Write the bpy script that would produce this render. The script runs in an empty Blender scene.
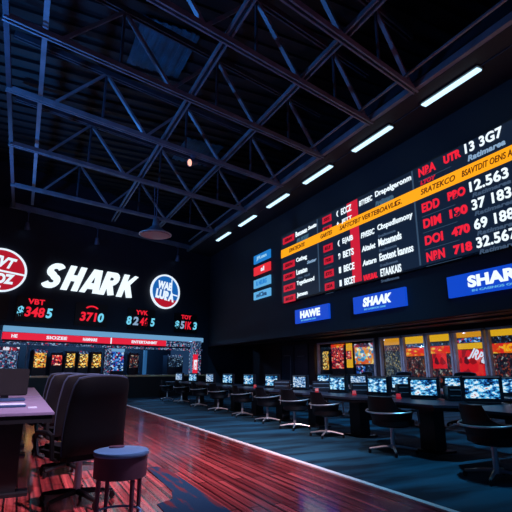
import bpy, bmesh, math, random
from mathutils import Vector, Matrix
R = math.radians
sc = bpy.context.scene
col = sc.collection
random.seed(4)

# ------------------------------------------------------------------ colour and material helpers
def lin(c):
    return tuple(((v/255)/12.92 if v/255 <= .04045 else ((v/255+.055)/1.055)**2.4) for v in c) + (1,)

MATS = {}
def mat(name, rgb, rough=.5, metal=0, spec=.5, var=.15, scale=6, bump=0):
    m = bpy.data.materials.new(name); m.use_nodes = True
    nt = m.node_tree; b = nt.nodes['Principled BSDF']
    b.inputs['Roughness'].default_value = rough; b.inputs['Metallic'].default_value = metal
    b.inputs['Specular IOR Level'].default_value = spec
    tc = nt.nodes.new('ShaderNodeTexCoord'); n = nt.nodes.new('ShaderNodeTexNoise'); n.inputs['Scale'].default_value = scale
    n.inputs['Detail'].default_value = 3
    r = nt.nodes.new('ShaderNodeValToRGB'); c = lin(rgb)
    r.color_ramp.elements[0].position = .3; r.color_ramp.elements[1].position = .7
    r.color_ramp.elements[0].color = tuple(v*(1-var) for v in c[:3])+(1,)
    r.color_ramp.elements[1].color = tuple(min(1, v*(1+var)) for v in c[:3])+(1,)
    nt.links.new(tc.outputs['Object'], n.inputs['Vector']); nt.links.new(n.outputs['Fac'], r.inputs['Fac'])
    nt.links.new(r.outputs['Color'], b.inputs['Base Color'])
    if bump:
        bp = nt.nodes.new('ShaderNodeBump'); bp.inputs['Strength'].default_value = bump
        nt.links.new(n.outputs['Fac'], bp.inputs['Height']); nt.links.new(bp.outputs['Normal'], b.inputs['Normal'])
    MATS[name] = m
    return m

def emit(name, rgb, s=1.0):
    m = bpy.data.materials.new(name); m.use_nodes = True
    b = m.node_tree.nodes['Principled BSDF']
    b.inputs['Base Color'].default_value = (.01, .01, .01, 1); b.inputs['Roughness'].default_value = .4
    b.inputs['Emission Color'].default_value = lin(rgb); b.inputs['Emission Strength'].default_value = s
    MATS[name] = m
    return m

def picture(name, stops, scale=(6, 6, 6), s=1.0, kind='vor', seed=0, detail=2):
    """a lit screen or translucent print: blocks of colour from a noise through a stepped ramp"""
    m = bpy.data.materials.new(name); m.use_nodes = True; nt = m.node_tree
    b = nt.nodes['Principled BSDF']; b.inputs['Base Color'].default_value = (.01, .01, .01, 1); b.inputs['Roughness'].default_value = .3
    tc = nt.nodes.new('ShaderNodeTexCoord'); mp = nt.nodes.new('ShaderNodeMapping')
    mp.inputs['Scale'].default_value = scale; mp.inputs['Location'].default_value = (seed*1.7, seed*.9, seed*2.3)
    nt.links.new(tc.outputs['Object'], mp.inputs['Vector'])
    r = nt.nodes.new('ShaderNodeValToRGB'); r.color_ramp.interpolation = 'CONSTANT'
    el = r.color_ramp.elements
    while len(el) > 1: el.remove(el[-1])
    el[0].position = 0; el[0].color = lin(stops[0][1])
    for p, c in stops[1:]:
        e = el.new(p); e.color = lin(c)
    if kind == 'vor':
        v = nt.nodes.new('ShaderNodeTexVoronoi'); v.inputs['Scale'].default_value = 1
        sp = nt.nodes.new('ShaderNodeSeparateColor')
        nt.links.new(mp.outputs['Vector'], v.inputs['Vector']); nt.links.new(v.outputs['Color'], sp.inputs['Color'])
        nt.links.new(sp.outputs['Red'], r.inputs['Fac'])
    else:
        v = nt.nodes.new('ShaderNodeTexNoise'); v.inputs['Scale'].default_value = 1; v.inputs['Detail'].default_value = detail
        nt.links.new(mp.outputs['Vector'], v.inputs['Vector']); nt.links.new(v.outputs['Fac'], r.inputs['Fac'])
    nt.links.new(r.outputs['Color'], b.inputs['Emission Color']); b.inputs['Emission Strength'].default_value = s
    MATS[name] = m
    return m

# ------------------------------------------------------------------ mesh helpers
class MB:
    def __init__(s): s.v = []; s.f = []
    def add(s, vs, fs, M=None):
        o = len(s.v)
        s.v += [tuple(M @ Vector(p)) if M else tuple(p) for p in vs]
        s.f += [tuple(i+o for i in f) for f in fs]
        return s
    def box(s, c, d, rz=0, bev=0, M=None, rx=0, ry=0):
        bm = bmesh.new(); bmesh.ops.create_cube(bm, size=1)
        for v in bm.verts: v.co = Vector((v.co.x*d[0], v.co.y*d[1], v.co.z*d[2]))
        if bev: bmesh.ops.bevel(bm, geom=list(bm.edges), offset=bev, segments=2, affect='EDGES')
        T = Matrix.Translation(Vector(c)) @ Matrix.Rotation(rz, 4, 'Z') @ Matrix.Rotation(ry, 4, 'Y') @ Matrix.Rotation(rx, 4, 'X')
        if M: T = M @ T
        bm.verts.index_update()
        s.add([v.co[:] for v in bm.verts], [[v.index for v in f.verts] for f in bm.faces], T); bm.free()
        return s
    def bar(s, a, b, w, h, up=(0, 0, 1)):
        a = Vector(a); b = Vector(b); d = (b-a); L = d.length; d.normalize()
        u = Vector(up); x = d.cross(u)
        if x.length < 1e-4: x = d.cross(Vector((1, 0, 0)))
        x.normalize(); z = x.cross(d).normalized()
        vs = [p + x*sx*w/2 + z*sz*h/2 for p in (a, b) for sx, sz in ((-1, -1), (1, -1), (1, 1), (-1, 1))]
        return s.add(vs, [(0, 1, 2, 3), (7, 6, 5, 4), (0, 4, 5, 1), (1, 5, 6, 2), (2, 6, 7, 3), (3, 7, 4, 0)])
    def tube(s, pts, r, n=8, closed=False):
        pts = [Vector(p) for p in pts]; N = len(pts); rs = r if isinstance(r, (list, tuple)) else [r]*N
        rings = []; prev = None
        for i, p in enumerate(pts):
            if closed: d = pts[(i+1) % N]-pts[i-1]
            else: d = pts[min(i+1, N-1)]-pts[max(i-1, 0)]
            d.normalize()
            if prev is None:
                a = Vector((0, 0, 1)) if abs(d.z) < .9 else Vector((1, 0, 0))
                x = d.cross(a).normalized()
            else:
                x = (prev - d*prev.dot(d)).normalized()
            prev = x; y = d.cross(x)
            rings.append([p + (x*math.cos(2*math.pi*k/n) + y*math.sin(2*math.pi*k/n))*rs[i] for k in range(n)])
        vs = [q for ring in rings for q in ring]; fs = []
        for i in range(N if closed else N-1):
            j = (i+1) % N
            for k in range(n):
                fs.append((i*n+k, i*n+(k+1) % n, j*n+(k+1) % n, j*n+k))
        if not closed:
            fs.append(tuple(reversed(range(n)))); fs.append(tuple(range((N-1)*n, N*n)))
        return s.add(vs, fs)
    def lathe(s, prof, n=24, c=(0, 0, 0)):
        vs = []; fs = []
        for r, z in prof:
            for k in range(n):
                a = 2*math.pi*k/n; vs.append((c[0]+r*math.cos(a), c[1]+r*math.sin(a), c[2]+z))
        for i in range(len(prof)-1):
            for k in range(n):
                fs.append((i*n+k, i*n+(k+1) % n, (i+1)*n+(k+1) % n, (i+1)*n+k))
        fs.append(tuple(reversed(range(n)))); fs.append(tuple(range((len(prof)-1)*n, len(prof)*n)))
        return s.add(vs, fs)
    def prism(s, poly, z0, z1):
        n = len(poly)
        vs = [(x, y, z0) for x, y in poly]+[(x, y, z1) for x, y in poly]
        return s.add(vs, [tuple(reversed(range(n))), tuple(range(n, 2*n))]+[(i, (i+1) % n, n+(i+1) % n, n+i) for i in range(n)])
    def plate(s, poly, y0, y1):
        """outline in x,z given a thickness along y (y0 is the front)"""
        n = len(poly)
        vs = [(x, y0, z) for x, z in poly]+[(x, y1, z) for x, z in poly]
        return s.add(vs, [tuple(range(n)), tuple(reversed(range(n, 2*n)))]+[(i, n+i, n+(i+1) % n, (i+1) % n) for i in range(n)])
    def shell(s, grid, t):
        """grid[i][j] of points, thickened by t along the normals"""
        h, w = len(grid), len(grid[0]); P = [[Vector(p) for p in r] for r in grid]; back = []
        for i in range(h):
            r = []
            for j in range(w):
                a = P[min(i+1, h-1)][j]-P[max(i-1, 0)][j]; b = P[i][min(j+1, w-1)]-P[i][max(j-1, 0)]
                nn = a.cross(b).normalized(); e = min(i, h-1-i, j, w-1-j)
                r.append(P[i][j]+nn*(t*(.45 if e == 0 else 1)))
            back.append(r)
        vs = [p for r in P for p in r]+[p for r in back for p in r]; o = h*w; fs = []
        for i in range(h-1):
            for j in range(w-1):
                q = (i*w+j, i*w+j+1, (i+1)*w+j+1, (i+1)*w+j); fs.append(q); fs.append(tuple(reversed([k+o for k in q])))
        for i in range(h-1):
            for j in (0, w-1):
                fs.append((i*w+j, (i+1)*w+j, (i+1)*w+j+o, i*w+j+o))
        for j in range(w-1):
            for i in (0, h-1):
                fs.append((i*w+j, i*w+j+1, i*w+j+1+o, i*w+j+o))
        return s.add(vs, fs)
    def build(s, name, m, parent=None, smooth=False, loc=None):
        me = bpy.data.meshes.new(name); me.from_pydata([tuple(p) for p in s.v], [], s.f)
        bm = bmesh.new(); bm.from_mesh(me); bmesh.ops.recalc_face_normals(bm, faces=bm.faces); bm.to_mesh(me); bm.free()
        me.materials.append(MATS[m] if isinstance(m, str) else m)
        if smooth:
            for p in me.polygons: p.use_smooth = True
            try: me.set_sharp_from_angle(angle=R(40))
            except Exception: pass
        o = bpy.data.objects.new(name, me); col.objects.link(o)
        if parent: o.parent = parent
        if loc: o.location = loc
        return o

def disc(n=40): return [(math.cos(2*math.pi*k/n), math.sin(2*math.pi*k/n)) for k in range(n)]

def text_part(name, s, cx, cz, w, h, m, parent, y=-.01, shear=0, bold=.03, t=.012, rot=0):
    """lettering stretched to w by h, centred at cx, cz, standing in the x-z plane and facing -y"""
    cu = bpy.data.curves.new('lettering', 'FONT'); cu.body = s; cu.shear = shear; cu.offset = bold; cu.extrude = .01
    cu.space_character = 1.05
    to = bpy.data.objects.new('lettering', cu); col.objects.link(to)
    dg = bpy.context.evaluated_depsgraph_get(); me = bpy.data.meshes.new_from_object(to.evaluated_get(dg))
    bpy.data.objects.remove(to); bpy.data.curves.remove(cu)
    xs = [v.co.x for v in me.vertices]; ys = [v.co.y for v in me.vertices]
    x0, x1, y0, y1 = min(xs), max(xs), min(ys), max(ys)
    for v in me.vertices:
        X = ((v.co.x-x0)/(x1-x0)-.5)*w; Z = ((v.co.y-y0)/(y1-y0)-.5)*h
        if rot: X, Z = X*math.cos(rot)-Z*math.sin(rot), X*math.sin(rot)+Z*math.cos(rot)
        v.co = Vector((cx+X, y - (t if v.co.z > 0 else 0), cz+Z))
    me.name = name
    me.materials.clear(); me.materials.append(MATS[m])
    o = bpy.data.objects.new(name, me); col.objects.link(o); o.parent = parent
    return o

def tag(o, label=None, cat=None, group=None, kind=None):
    if label: o['label'] = label
    if cat: o['category'] = cat
    if group: o['group'] = group
    if kind: o['kind'] = kind
    return o
def empty(name, loc=(0, 0, 0), rz=0):
    o = bpy.data.objects.new(name, None); col.objects.link(o); o.empty_display_size = .1
    o.location = loc; o.rotation_euler = (0, 0, rz); return o
def copy_tree(o, parent=None):
    c = o.copy(); col.objects.link(c); c.parent = parent
    for ch in list(o.children): copy_tree(ch, c)
    return c
def struct(o): o['kind'] = 'structure'; return o

# ------------------------------------------------------------------ materials
mat('dark_wall', (20, 30, 48), .7, var=.12, scale=1.5)
mat('wall_blue', (15, 29, 44), .7, var=.12, scale=.8)
mat('roof', (7, 15, 22), .6, var=.8, scale=.5)
mat('steel', (112, 124, 140), .45, .2, var=.3, scale=2)
mat('steel_mid', (60, 68, 84), .5, .2, var=.2)
mat('steel_dark', (40, 46, 62), .5, .3, var=.2)
mat('teal_lit_deck', (30, 84, 106), .4, var=.5, scale=2)  # teal light on the deck put into a lighter colour
mat('soffit', (34, 34, 42), .6)
mat('bulkhead', (8, 20, 36), .65, var=.1)
mat('column', (60, 42, 46), .6)
mat('door_paint', (22, 52, 74), .4)
mat('chrome', (200, 208, 216), .32, .75, var=.03)
mat('leather', (5, 7, 14), .5, spec=.3, var=.2, scale=30, bump=.05)
mat('leather_edge', (60, 74, 100), .4, var=.1)
mat('black_plastic', (14, 15, 20), .4, var=.1)
mat('desk_black', (15, 17, 24), .45, var=.1)
mat('desk_top', (38, 48, 66), .38, var=.15)
mat('left_desk_top', (120, 112, 150), .42, var=.08)
mat('housing', (24, 28, 38), .35)
mat('counter', (5, 6, 11), .5)
mat('counter_top', (225, 160, 120), .35)
mat('frame_metal', (190, 192, 210), .45, 0)
mat('window_frame_red', (110, 84, 92), .4, .3)
mat('trim_metal', (235, 238, 245), .5, 0, var=.05)
mat('stool_metal', (150, 196, 236), .3, .1, var=.12)
mat('stool_side', (140, 94, 106), .4, .2)
mat('paper', (170, 186, 215), .6)
mat('tablet', (40, 70, 110), .4)
mat('lamp_body', (84, 100, 130), .45, .2)
mat('lamp_mesh', (120, 80, 96), .6, var=.6, scale=30)
mat('pole_blue', (60, 96, 130), .4, .3)
emit('tube', (192, 232, 255), 1.55)
emit('white_led', (232, 246, 255), 1.15)
emit('pale_led', (150, 185, 220), .8)
emit('dim_led', (70, 92, 120), .8)
emit('teal_led', (70, 110, 135), .8)
emit('red_led', (235, 30, 52), 1.1)
emit('red_dim', (206, 24, 50), 1.0)
emit('red_line', (120, 30, 48), .7)
emit('cyan_led', (110, 205, 235), 1.1)
emit('orange_led', (255, 166, 14), 1.1)
emit('orange_ink', (110, 52, 6), .8)
emit('dark_ink', (70, 8, 18), .5)
emit('board_bg', (15, 27, 46), 1.0)
emit('board_line', (60, 84, 110), .8)
emit('sign_blue', (12, 68, 198), 1.05)
emit('tab_blue', (30, 124, 205), 1.0)
emit('tab_red', (232, 44, 56), 1.0)
emit('tab_sky', (92, 172, 226), 1.0)
emit('tab_ink', (150, 205, 240), 1.0)
emit('tab_navy', (30, 70, 120), .8)
emit('logo_red', (176, 18, 40), 1.0)
emit('logo_blue', (16, 96, 176), 1.0)
emit('logo_white', (222, 236, 250), 1.1)
emit('fascia_red', (228, 32, 60), 1.0)
emit('fascia_pale', (104, 158, 200), 1)
emit('yellow_box', (240, 180, 30), 1.0)
emit('yellow_dim', (225, 150, 30), 1.0)
emit('blue_pole', (40, 96, 150), .8)
emit('spot_glow', (255, 176, 150), 1.5)
emit('spot_glow_blue', (150, 190, 230), 1.2)
emit('down_glow', (190, 180, 160), 1.2)
emit('red_button', (200, 20, 44), .55)
emit('stripe_blue', (70, 105, 150), .8)

picture('scr_a', [(0, (8, 18, 46)), (.42, (24, 96, 176)), (.48, (90, 190, 238)), (.56, (226, 244, 255)), (.68, (190, 80, 80))], (16, 16, 30), .95, 'noise', 0, 3)
picture('scr_b', [(0, (12, 36, 80)), (.42, (40, 130, 205)), (.5, (150, 216, 246)), (.6, (235, 246, 255))], (14, 14, 28), .95, 'noise', 3, 3)
picture('scr_c', [(0, (18, 50, 100)), (.42, (90, 150, 210)), (.52, (215, 234, 250))], (16, 16, 28), .85, 'noise', 6, 3)
picture('p_grille', [(0, (60, 30, 44)), (.45, (110, 56, 70)), (.55, (50, 50, 74)), (.65, (110, 90, 110))], (26, 26, 26), .4, 'noise', 2)
picture('p_fruit', [(0, (60, 20, 10)), (.2, (230, 150, 40)), (.45, (200, 70, 30)), (.6, (240, 200, 90)), (.78, (80, 130, 90)), (.88, (250, 225, 160))], (16, 16, 22), 1.0, seed=1)
picture('p_red', [(0, (60, 8, 20)), (.35, (200, 30, 50)), (.65, (240, 90, 60)), (.82, (120, 20, 60)), (.92, (255, 220, 190))], (14, 14, 22), 1.0, seed=2)
picture('p_yellow', [(0, (40, 30, 20)), (.28, (245, 190, 70)), (.6, (200, 110, 30)), (.75, (250, 230, 150)), (.9, (30, 30, 40))], (17, 17, 20), 1.0, seed=5)
picture('p_big', [(0, (60, 140, 190)), (.2, (240, 150, 50)), (.5, (230, 90, 30)), (.65, (250, 220, 120)), (.8, (120, 190, 220)), (.9, (255, 250, 230))], (7, 5.5, 9), 1.0, seed=7)
picture('p_blue', [(0, (10, 20, 60)), (.35, (30, 80, 180)), (.6, (60, 140, 220)), (.8, (180, 215, 245)), (.92, (200, 50, 90))], (13, 13, 15), .9, seed=8)
picture('p_pattern', [(0, (14, 26, 50)), (.4, (50, 84, 130)), (.65, (150, 180, 215)), (.85, (20, 50, 100)), (.94, (220, 60, 80))], (22, 22, 22), .75, seed=9)
picture('p_grey', [(0, (22, 34, 48)), (.45, (62, 84, 100)), (.65, (130, 140, 140)), (.78, (40, 60, 80)), (.9, (190, 170, 110))], (26, 26, 22), .8, seed=10)
picture('p_dark', [(0, (14, 20, 32)), (.5, (40, 50, 66)), (.68, (110, 40, 44)), (.82, (160, 160, 150)), (.9, (150, 60, 30))], (24, 24, 20), .8, seed=11)
picture('p_banner', [(0, (230, 60, 20)), (.3, (236, 110, 20)), (.6, (235, 40, 35)), (.85, (250, 190, 60))], (8, 8, 12), 1.0, seed=12)
picture('p_darkred', [(0, (150, 14, 22)), (.3, (226, 24, 34)), (.8, (235, 50, 44)), (.93, (90, 10, 22))], (6, 6, 5), 1.0, seed=13)
picture('p_header', [(0, (20, 24, 50)), (.3, (225, 230, 245)), (.55, (170, 30, 50)), (.8, (80, 20, 40))], (14, 14, 8), .9, seed=14)
picture('p_blackblue', [(0, (8, 14, 28)), (.6, (18, 34, 58)), (.8, (50, 84, 120)), (.93, (150, 190, 220))], (20, 20, 26), .7, seed=15)

def wood():
    m = bpy.data.materials.new('red_wood'); m.use_nodes = True; nt = m.node_tree; b = nt.nodes['Principled BSDF']
    tc = nt.nodes.new('ShaderNodeTexCoord'); mp = nt.nodes.new('ShaderNodeMapping'); mp.inputs['Rotation'].default_value = (0, 0, R(90))
    nt.links.new(tc.outputs['Object'], mp.inputs['Vector'])
    br = nt.nodes.new('ShaderNodeTexBrick'); br.inputs['Scale'].default_value = 1; br.inputs['Brick Width'].default_value = 1.7
    br.inputs['Row Height'].default_value = .11; br.inputs['Mortar Size'].default_value = .01; br.offset = .37
    br.inputs['Color1'].default_value = lin((118, 40, 44)); br.inputs['Color2'].default_value = lin((192, 84, 86)); br.inputs['Mortar'].default_value = lin((34, 8, 14))
    nt.links.new(mp.outputs['Vector'], br.inputs['Vector'])
    n = nt.nodes.new('ShaderNodeTexNoise'); n.inputs['Scale'].default_value = 1; n.inputs['Detail'].default_value = 5
    m2 = nt.nodes.new('ShaderNodeMapping'); m2.inputs['Scale'].default_value = (30, .55, 1); nt.links.new(tc.outputs['Object'], m2.inputs['Vector'])
    nt.links.new(m2.outputs['Vector'], n.inputs['Vector'])
    r = nt.nodes.new('ShaderNodeValToRGB'); r.color_ramp.elements[0].position = .32; r.color_ramp.elements[1].position = .66
    r.color_ramp.elements[0].color = (.22, .2, .26, 1); r.color_ramp.elements[1].color = (1.25, 1.15, 1.1, 1)
    nt.links.new(n.outputs['Fac'], r.inputs['Fac'])
    mx = nt.nodes.new('ShaderNodeMix'); mx.data_type = 'RGBA'; mx.blend_type = 'MULTIPLY'; mx.inputs['Factor'].default_value = 1
    nt.links.new(br.outputs['Color'], mx.inputs['A']); nt.links.new(r.outputs['Color'], mx.inputs['B'])
    nt.links.new(mx.outputs['Result'], b.inputs['Base Color'])
    rr = nt.nodes.new('ShaderNodeMapRange'); rr.inputs['To Min'].default_value = .1; rr.inputs['To Max'].default_value = .28
    nt.links.new(n.outputs['Fac'], rr.inputs['Value']); nt.links.new(rr.outputs['Result'], b.inputs['Roughness'])
    b.inputs['Specular IOR Level'].default_value = .7; b.inputs['Coat Weight'].default_value = .6; b.inputs['Coat Roughness'].default_value = .09
    bp = nt.nodes.new('ShaderNodeBump'); bp.inputs['Strength'].default_value = .12; bp.inputs['Distance'].default_value = .02
    nt.links.new(n.outputs['Fac'], bp.inputs['Height']); nt.links.new(bp.outputs['Normal'], b.inputs['Normal'])
    MATS['red_wood'] = m
wood()
def carpet(name, c0, c1, sc_=(.5, 3.2, 1)):
    m = bpy.data.materials.new(name); m.use_nodes = True; nt = m.node_tree; b = nt.nodes['Principled BSDF']
    tc = nt.nodes.new('ShaderNodeTexCoord'); mp = nt.nodes.new('ShaderNodeMapping'); mp.inputs['Scale'].default_value = sc_
    mp.inputs['Rotation'].default_value = (0, 0, R(12))
    nt.links.new(tc.outputs['Object'], mp.inputs['Vector'])
    n = nt.nodes.new('ShaderNodeTexNoise'); n.inputs['Scale'].default_value = 1; n.inputs['Detail'].default_value = 4
    nt.links.new(mp.outputs['Vector'], n.inputs['Vector'])
    r = nt.nodes.new('ShaderNodeValToRGB'); r.color_ramp.elements[0].position = .38; r.color_ramp.elements[1].position = .6
    r.color_ramp.elements[0].color = lin(c0); r.color_ramp.elements[1].color = lin(c1)
    nt.links.new(n.outputs['Fac'], r.inputs['Fac']); nt.links.new(r.outputs['Color'], b.inputs['Base Color'])
    b.inputs['Roughness'].default_value = .85; b.inputs['Specular IOR Level'].default_value = .2
    MATS[name] = m
carpet('blue_carpet', (11, 35, 50), (34, 84, 108), (.45, 2.3, 1))  # darker streaks: table shadows put into the carpet colour
carpet('blue_reflection', (14, 44, 70), (84, 34, 44), (9, 1.3, 1)); MATS['blue_reflection'].node_tree.nodes['Color Ramp'].color_ramp.elements[0].position = .52  # blue floor reflection painted as colour, broken up by wood red

def glass():
    m = bpy.data.materials.new('glass'); m.use_nodes = True; nt = m.node_tree
    nt.nodes.remove(nt.nodes['Principled BSDF']); out = nt.nodes['Material Output']
    t = nt.nodes.new('ShaderNodeBsdfTransparent'); t.inputs['Color'].default_value = (.9, .93, .96, 1)
    g = nt.nodes.new('ShaderNodeBsdfGlossy'); g.inputs['Roughness'].default_value = .05
    f = nt.nodes.new('ShaderNodeValue'); f.outputs[0].default_value = .05
    x = nt.nodes.new('ShaderNodeMixShader'); nt.links.new(f.outputs[0], x.inputs[0]); nt.links.new(t.outputs[0], x.inputs[1]); nt.links.new(g.outputs[0], x.inputs[2])
    nt.links.new(x.outputs[0], out.inputs['Surface']); MATS['glass'] = m
glass()

# ------------------------------------------------------------------ the hall
BRZ = R(19.4)                      # the far wall is not square to the side wall
CX, CY = 9.0, 23.5                 # far corner
wd = Vector((math.cos(BRZ), math.sin(BRZ), 0)); wn = Vector((math.sin(BRZ), -math.cos(BRZ), 0))
def bw(u, off=0): p = Vector((CX, CY, 0)) + wd*u + wn*off; return p.x, p.y      # u < 0 runs left from the corner
def ux(x): return (x-CX)/wd.x                                                   # u of a far-wall point from its X

struct(MB().prism([(-6, -2.5), (3.5, -2.5), (3.5, 18.6), (-6, 18.6)], -.2, 0).build('floor', 'red_wood'))
struct(MB().prism([(3.5, -2.5), (14.5, -2.5), (14.5, 30), (-6, 30), (-6, 18.6), (3.5, 18.6)], -.2, 0).build('floor_carpet', 'blue_carpet'))
struct(MB().box((3.5, 8.05, .004), (.07, 21.1, .012)).build('trim_1', 'trim_metal'))
struct(MB().box((-1.25, 18.6, .004), (9.5, .055, .012)).build('trim_2', 'trim_metal'))
tag(MB().prism([(1.24, 3.3), (1.78, 3.3), (1.78, 5.9), (1.7, 6.15), (1.56, 6.15), (1.52, 4.9), (1.44, 4.6), (1.26, 4.5)], .0, .006).build('floor_reflection', 'blue_reflection'),
    'dark blue painted reflection on the red wood floor', 'floor reflection')  # thin patch standing in for a blue reflection on the wood

# left wall, with pilasters and added fill lamps
o = MB().box((-2.6, 9.5, 4.9), (.2, 24, 9.8))
for y in (3, 6.5, 10, 13.5, 17): o.box((-2.42, y, 4.9), (.16, .4, 9.8))
struct(o.build('wall_left', 'dark_wall'))
# far wall: upper part above the lounge opening, solid part right of it is the pier
def far_box(mb, u0, u1, z0, z1, off0, off1):
    poly = [bw(u0, off0), bw(u1, off0), bw(u1, off1), bw(u0, off1)]
    return mb.prism(poly, z0, z1)
w = MB(); far_box(w, -12.8, 0, 2.88, 9.8, 0, -.25); far_box(w, -.5, 0, 0, 2.88, 0, -.25); far_box(w, -12.8, -10.9, 0, 2.88, 0, -.25)
struct(w.build('wall_back', 'dark_wall'))
w = MB(); far_box(w, -12.8, 0, 0, 9.8, -3.4, -3.6); far_box(w, -12.8, 0, 2.95, 3.1, -.25, -3.4)
struct(w.build('wall_lounge', 'bulkhead'))
# right wall: upper wall above the recess, ceiling strip with lights, recess
struct(MB().box((9.15, 10.5, 6.1), (.3, 26, 7.3)).build('wall_right', 'wall_blue'))
struct(MB().box((8.25, 10.5, 7.72), (1.5, 26, .5)).build('wall_bulkhead', 'bulkhead'))
struct(MB().box((12.0, 11.2, 2.7), (5.4, 27.5, .3)).build('ceiling_recess', 'soffit'))
w = MB(); w.box((9.13, 11, 2.5), (.24, 26, .12)); w.box((9.9, 11, 2.53), (.1, 26, .06)); w.box((10.8, 11, 2.53), (.1, 26, .06))
struct(w.build('trim_3', 'column'))
struct(MB().box((12.1, 11.2, 2.47), (.2, 27.5, .22)).build('trim_4', 'column')); struct(MB().box((12.1, 11.2, .28), (.2, 27.5, .56)).build('trim_5', 'column'))
struct(MB().box((12.1, 21.8, 1.46), (.2, 6, 1.78)).build('wall_recess', 'column')); struct(MB().box((12.1, 18.2, 1.46), (.3, 1.1, 1.78)).build('wall_recess', 'column'))
struct(MB().box((12.08, 13.43, 1.46), (.22, .26, 1.78)).build('wall_recess', 'column')); struct(MB().box((14.4, 11.2, 1.3), (.2, 27.5, 2.5)).build('wall_recess', 'column'))
struct(MB().box((10.9, 24.2, 1.3), (4.2, .2, 2.6)).build('wall_end', 'dark_wall'))
struct(MB().box((4, 10, 9.55), (14, 27, .1)).build('ceiling', 'roof'))
# corrugation of the roof deck
w = MB()
for k in range(54): w.box((3.5, -2.5+k*.5, 9.46), (13, .2, .08))
r_ = w.build('ceiling_ribs', 'roof'); struct(r_)

# doors in the recess
d = empty('door_1', (11.97, 19.4, 0), R(-90)); struct(d)
MB().box((0, 0, 1.2), (2.5, .06, 2.4)).build('door_leaf', 'door_paint', d)
MB().bar((-1.25, -.04, 0), (-1.25, -.04, 2.4), .06, .08).bar((1.25, -.04, 0), (1.25, -.04, 2.4), .06, .08).bar((0, -.04, 0), (0, -.04, 2.4), .04, .06).bar((-1.25, -.04, 2.4), (1.25, -.04, 2.4), .08, .06).build('door_frame', 'steel_dark', d)
MB().tube([(-.95, -.06, 1.9), (-.25, -.1, 1.9), (-.22, -.1, 1.85), (-.22, -.1, .6), (-.22, -.06, .58)], .022).tube([(.35, -.08, 1.85), (1.05, -.08, 1.85)], .022).build('handle', 'steel', d)

# ------------------------------------------------------------------ lights along the bulkhead
ft = None
ly = [5.25+2.64*k for k in range(6)] + [2.61, -.03]
ordl = ['nearest the camera', 'second from the camera', 'third from the camera', 'fourth from the camera', 'fifth from the camera', 'farthest, next to the back wall', 'just beyond the photo edge', 'above the camera position']
for k, y in enumerate(ly):
    if ft is None:
        ft = empty('ceiling_light', (8.0, y+.79, 7.47))
        MB().box((0, 0, -.02), (.24, 1.62, .04), bev=.008).build('housing', 'housing', ft)
        MB().box((0, 0, -.06), (.17, 1.56, .05), bev=.02).build('tube_diffuser', 'tube', ft)
        l = ft
    else: l = copy_tree(ft); l.location = (8.0, y+.79, 7.47)
    tag(l, 'white fluorescent strip light above the odds board, '+ordl[k], 'ceiling light', 'fluorescent strips above the odds board')
tag(MB().tube([(8.0, -.5, 7.455), (8.0, 20.6, 7.455)], .012, 6).build('conduit', 'steel_dark'), 'thin dark conduit linking the row of fluorescent strips', 'conduit')

# ------------------------------------------------------------------ roof trusses
SL = .24
def truss(yc, label, x0=-1.0, x1=7.5):
    L = math.sqrt(1+SL*SL); a = math.atan(SL)
    t = empty('roof_truss', (3.5, yc, 7.5), a); tag(t, label, 'roof truss', 'steel roof trusses')
    f = lambda X: (X-3.5)*L
    xs = [f(x0), f(x1)]
    MB().bar((xs[0], -.05, 0), (xs[1], -.05, 0), .04, .12).bar((xs[0], .05, 0), (xs[1], .05, 0), .04, .12).build('bottom_chord', 'steel', t)
    MB().bar((xs[0], -.05, 1.45), (xs[1], -.05, 1.45), .04, .14).bar((xs[0], .05, 1.45), (xs[1], .05, 1.45), .04, .14).build('top_chord', 'steel_mid', t)
    bn = [0, 2.4, 4.9, 7.3]; tn = [1.2, 3.65, 6.1]
    for i in range(3):
        for a_, b_ in ((bn[i], tn[i]), (bn[i+1], tn[i])):
            MB().bar((f(a_), 0, .02), (f(b_), 0, 1.42), .07, .09, up=(0, 1, 0)).build('diagonal_web', 'steel', t)
        MB().bar((f(tn[i]), 0, 0), (f(tn[i]), 0, 1.42), .05, .05).build('vertical_web', 'steel_mid', t)
    return t
yt = [18.0, 14.7, 11.8, 9.35, 7.15, 5.6]
nm = ['steel roof truss farthest back, nearest the SHARK wall', 'steel roof truss carrying the round pendant lamp', 'steel roof truss with the small glowing spotlight hung from it',
      'steel roof truss just in front of the one with the glowing spotlight', 'dark reddish steel truss second from the top of the photo', 'dark reddish steel truss crossing the top right of the photo']
for y, s in zip(yt, nm): truss(y, s)
def beam(xx, y0, y1, z, label, w_=.06, h_=.1, dbl=True, mt='steel'):
    m = MB()
    if dbl: m.bar((xx-.06, y0, z), (xx-.06, y1, z), w_*.6, h_).bar((xx+.06, y0, z), (xx+.06, y1, z), w_*.6, h_)
    else: m.bar((xx, y0, z), (xx, y1, z), w_, h_)
    tag(m.build('roof_beam', mt), label, 'roof beam', 'long beams tying the trusses')
beam(2.95, 1, 19.8, 7.62, 'long double steel beam tying the trusses left of the hall centre')
beam(5.0, 1, 20.6, 7.62, 'long double steel beam tying the trusses right of the hall centre')
beam(7.0, 1, 21.4, 7.62, 'thin steel beam running beside the bulkhead of the strip lights', .05, .05, False)
beam(-.95, 1, 19.5, 7.55, 'long steel beam at the left ends of the trusses', .1, .12, False, 'steel_mid')
beam(-.3, 1, 19.5, 7.75, 'pale blue steel pipe running along the left ends of the trusses', .1, .1, False)
beam(3.65, 1, 20.5, 9.12, 'roof purlin above the middle truss peaks', .08, .14, False, 'steel_dark')
beam(6.1, 1, 21, 9.12, 'roof purlin above the right truss peaks', .08, .14, False, 'steel_dark')
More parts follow.
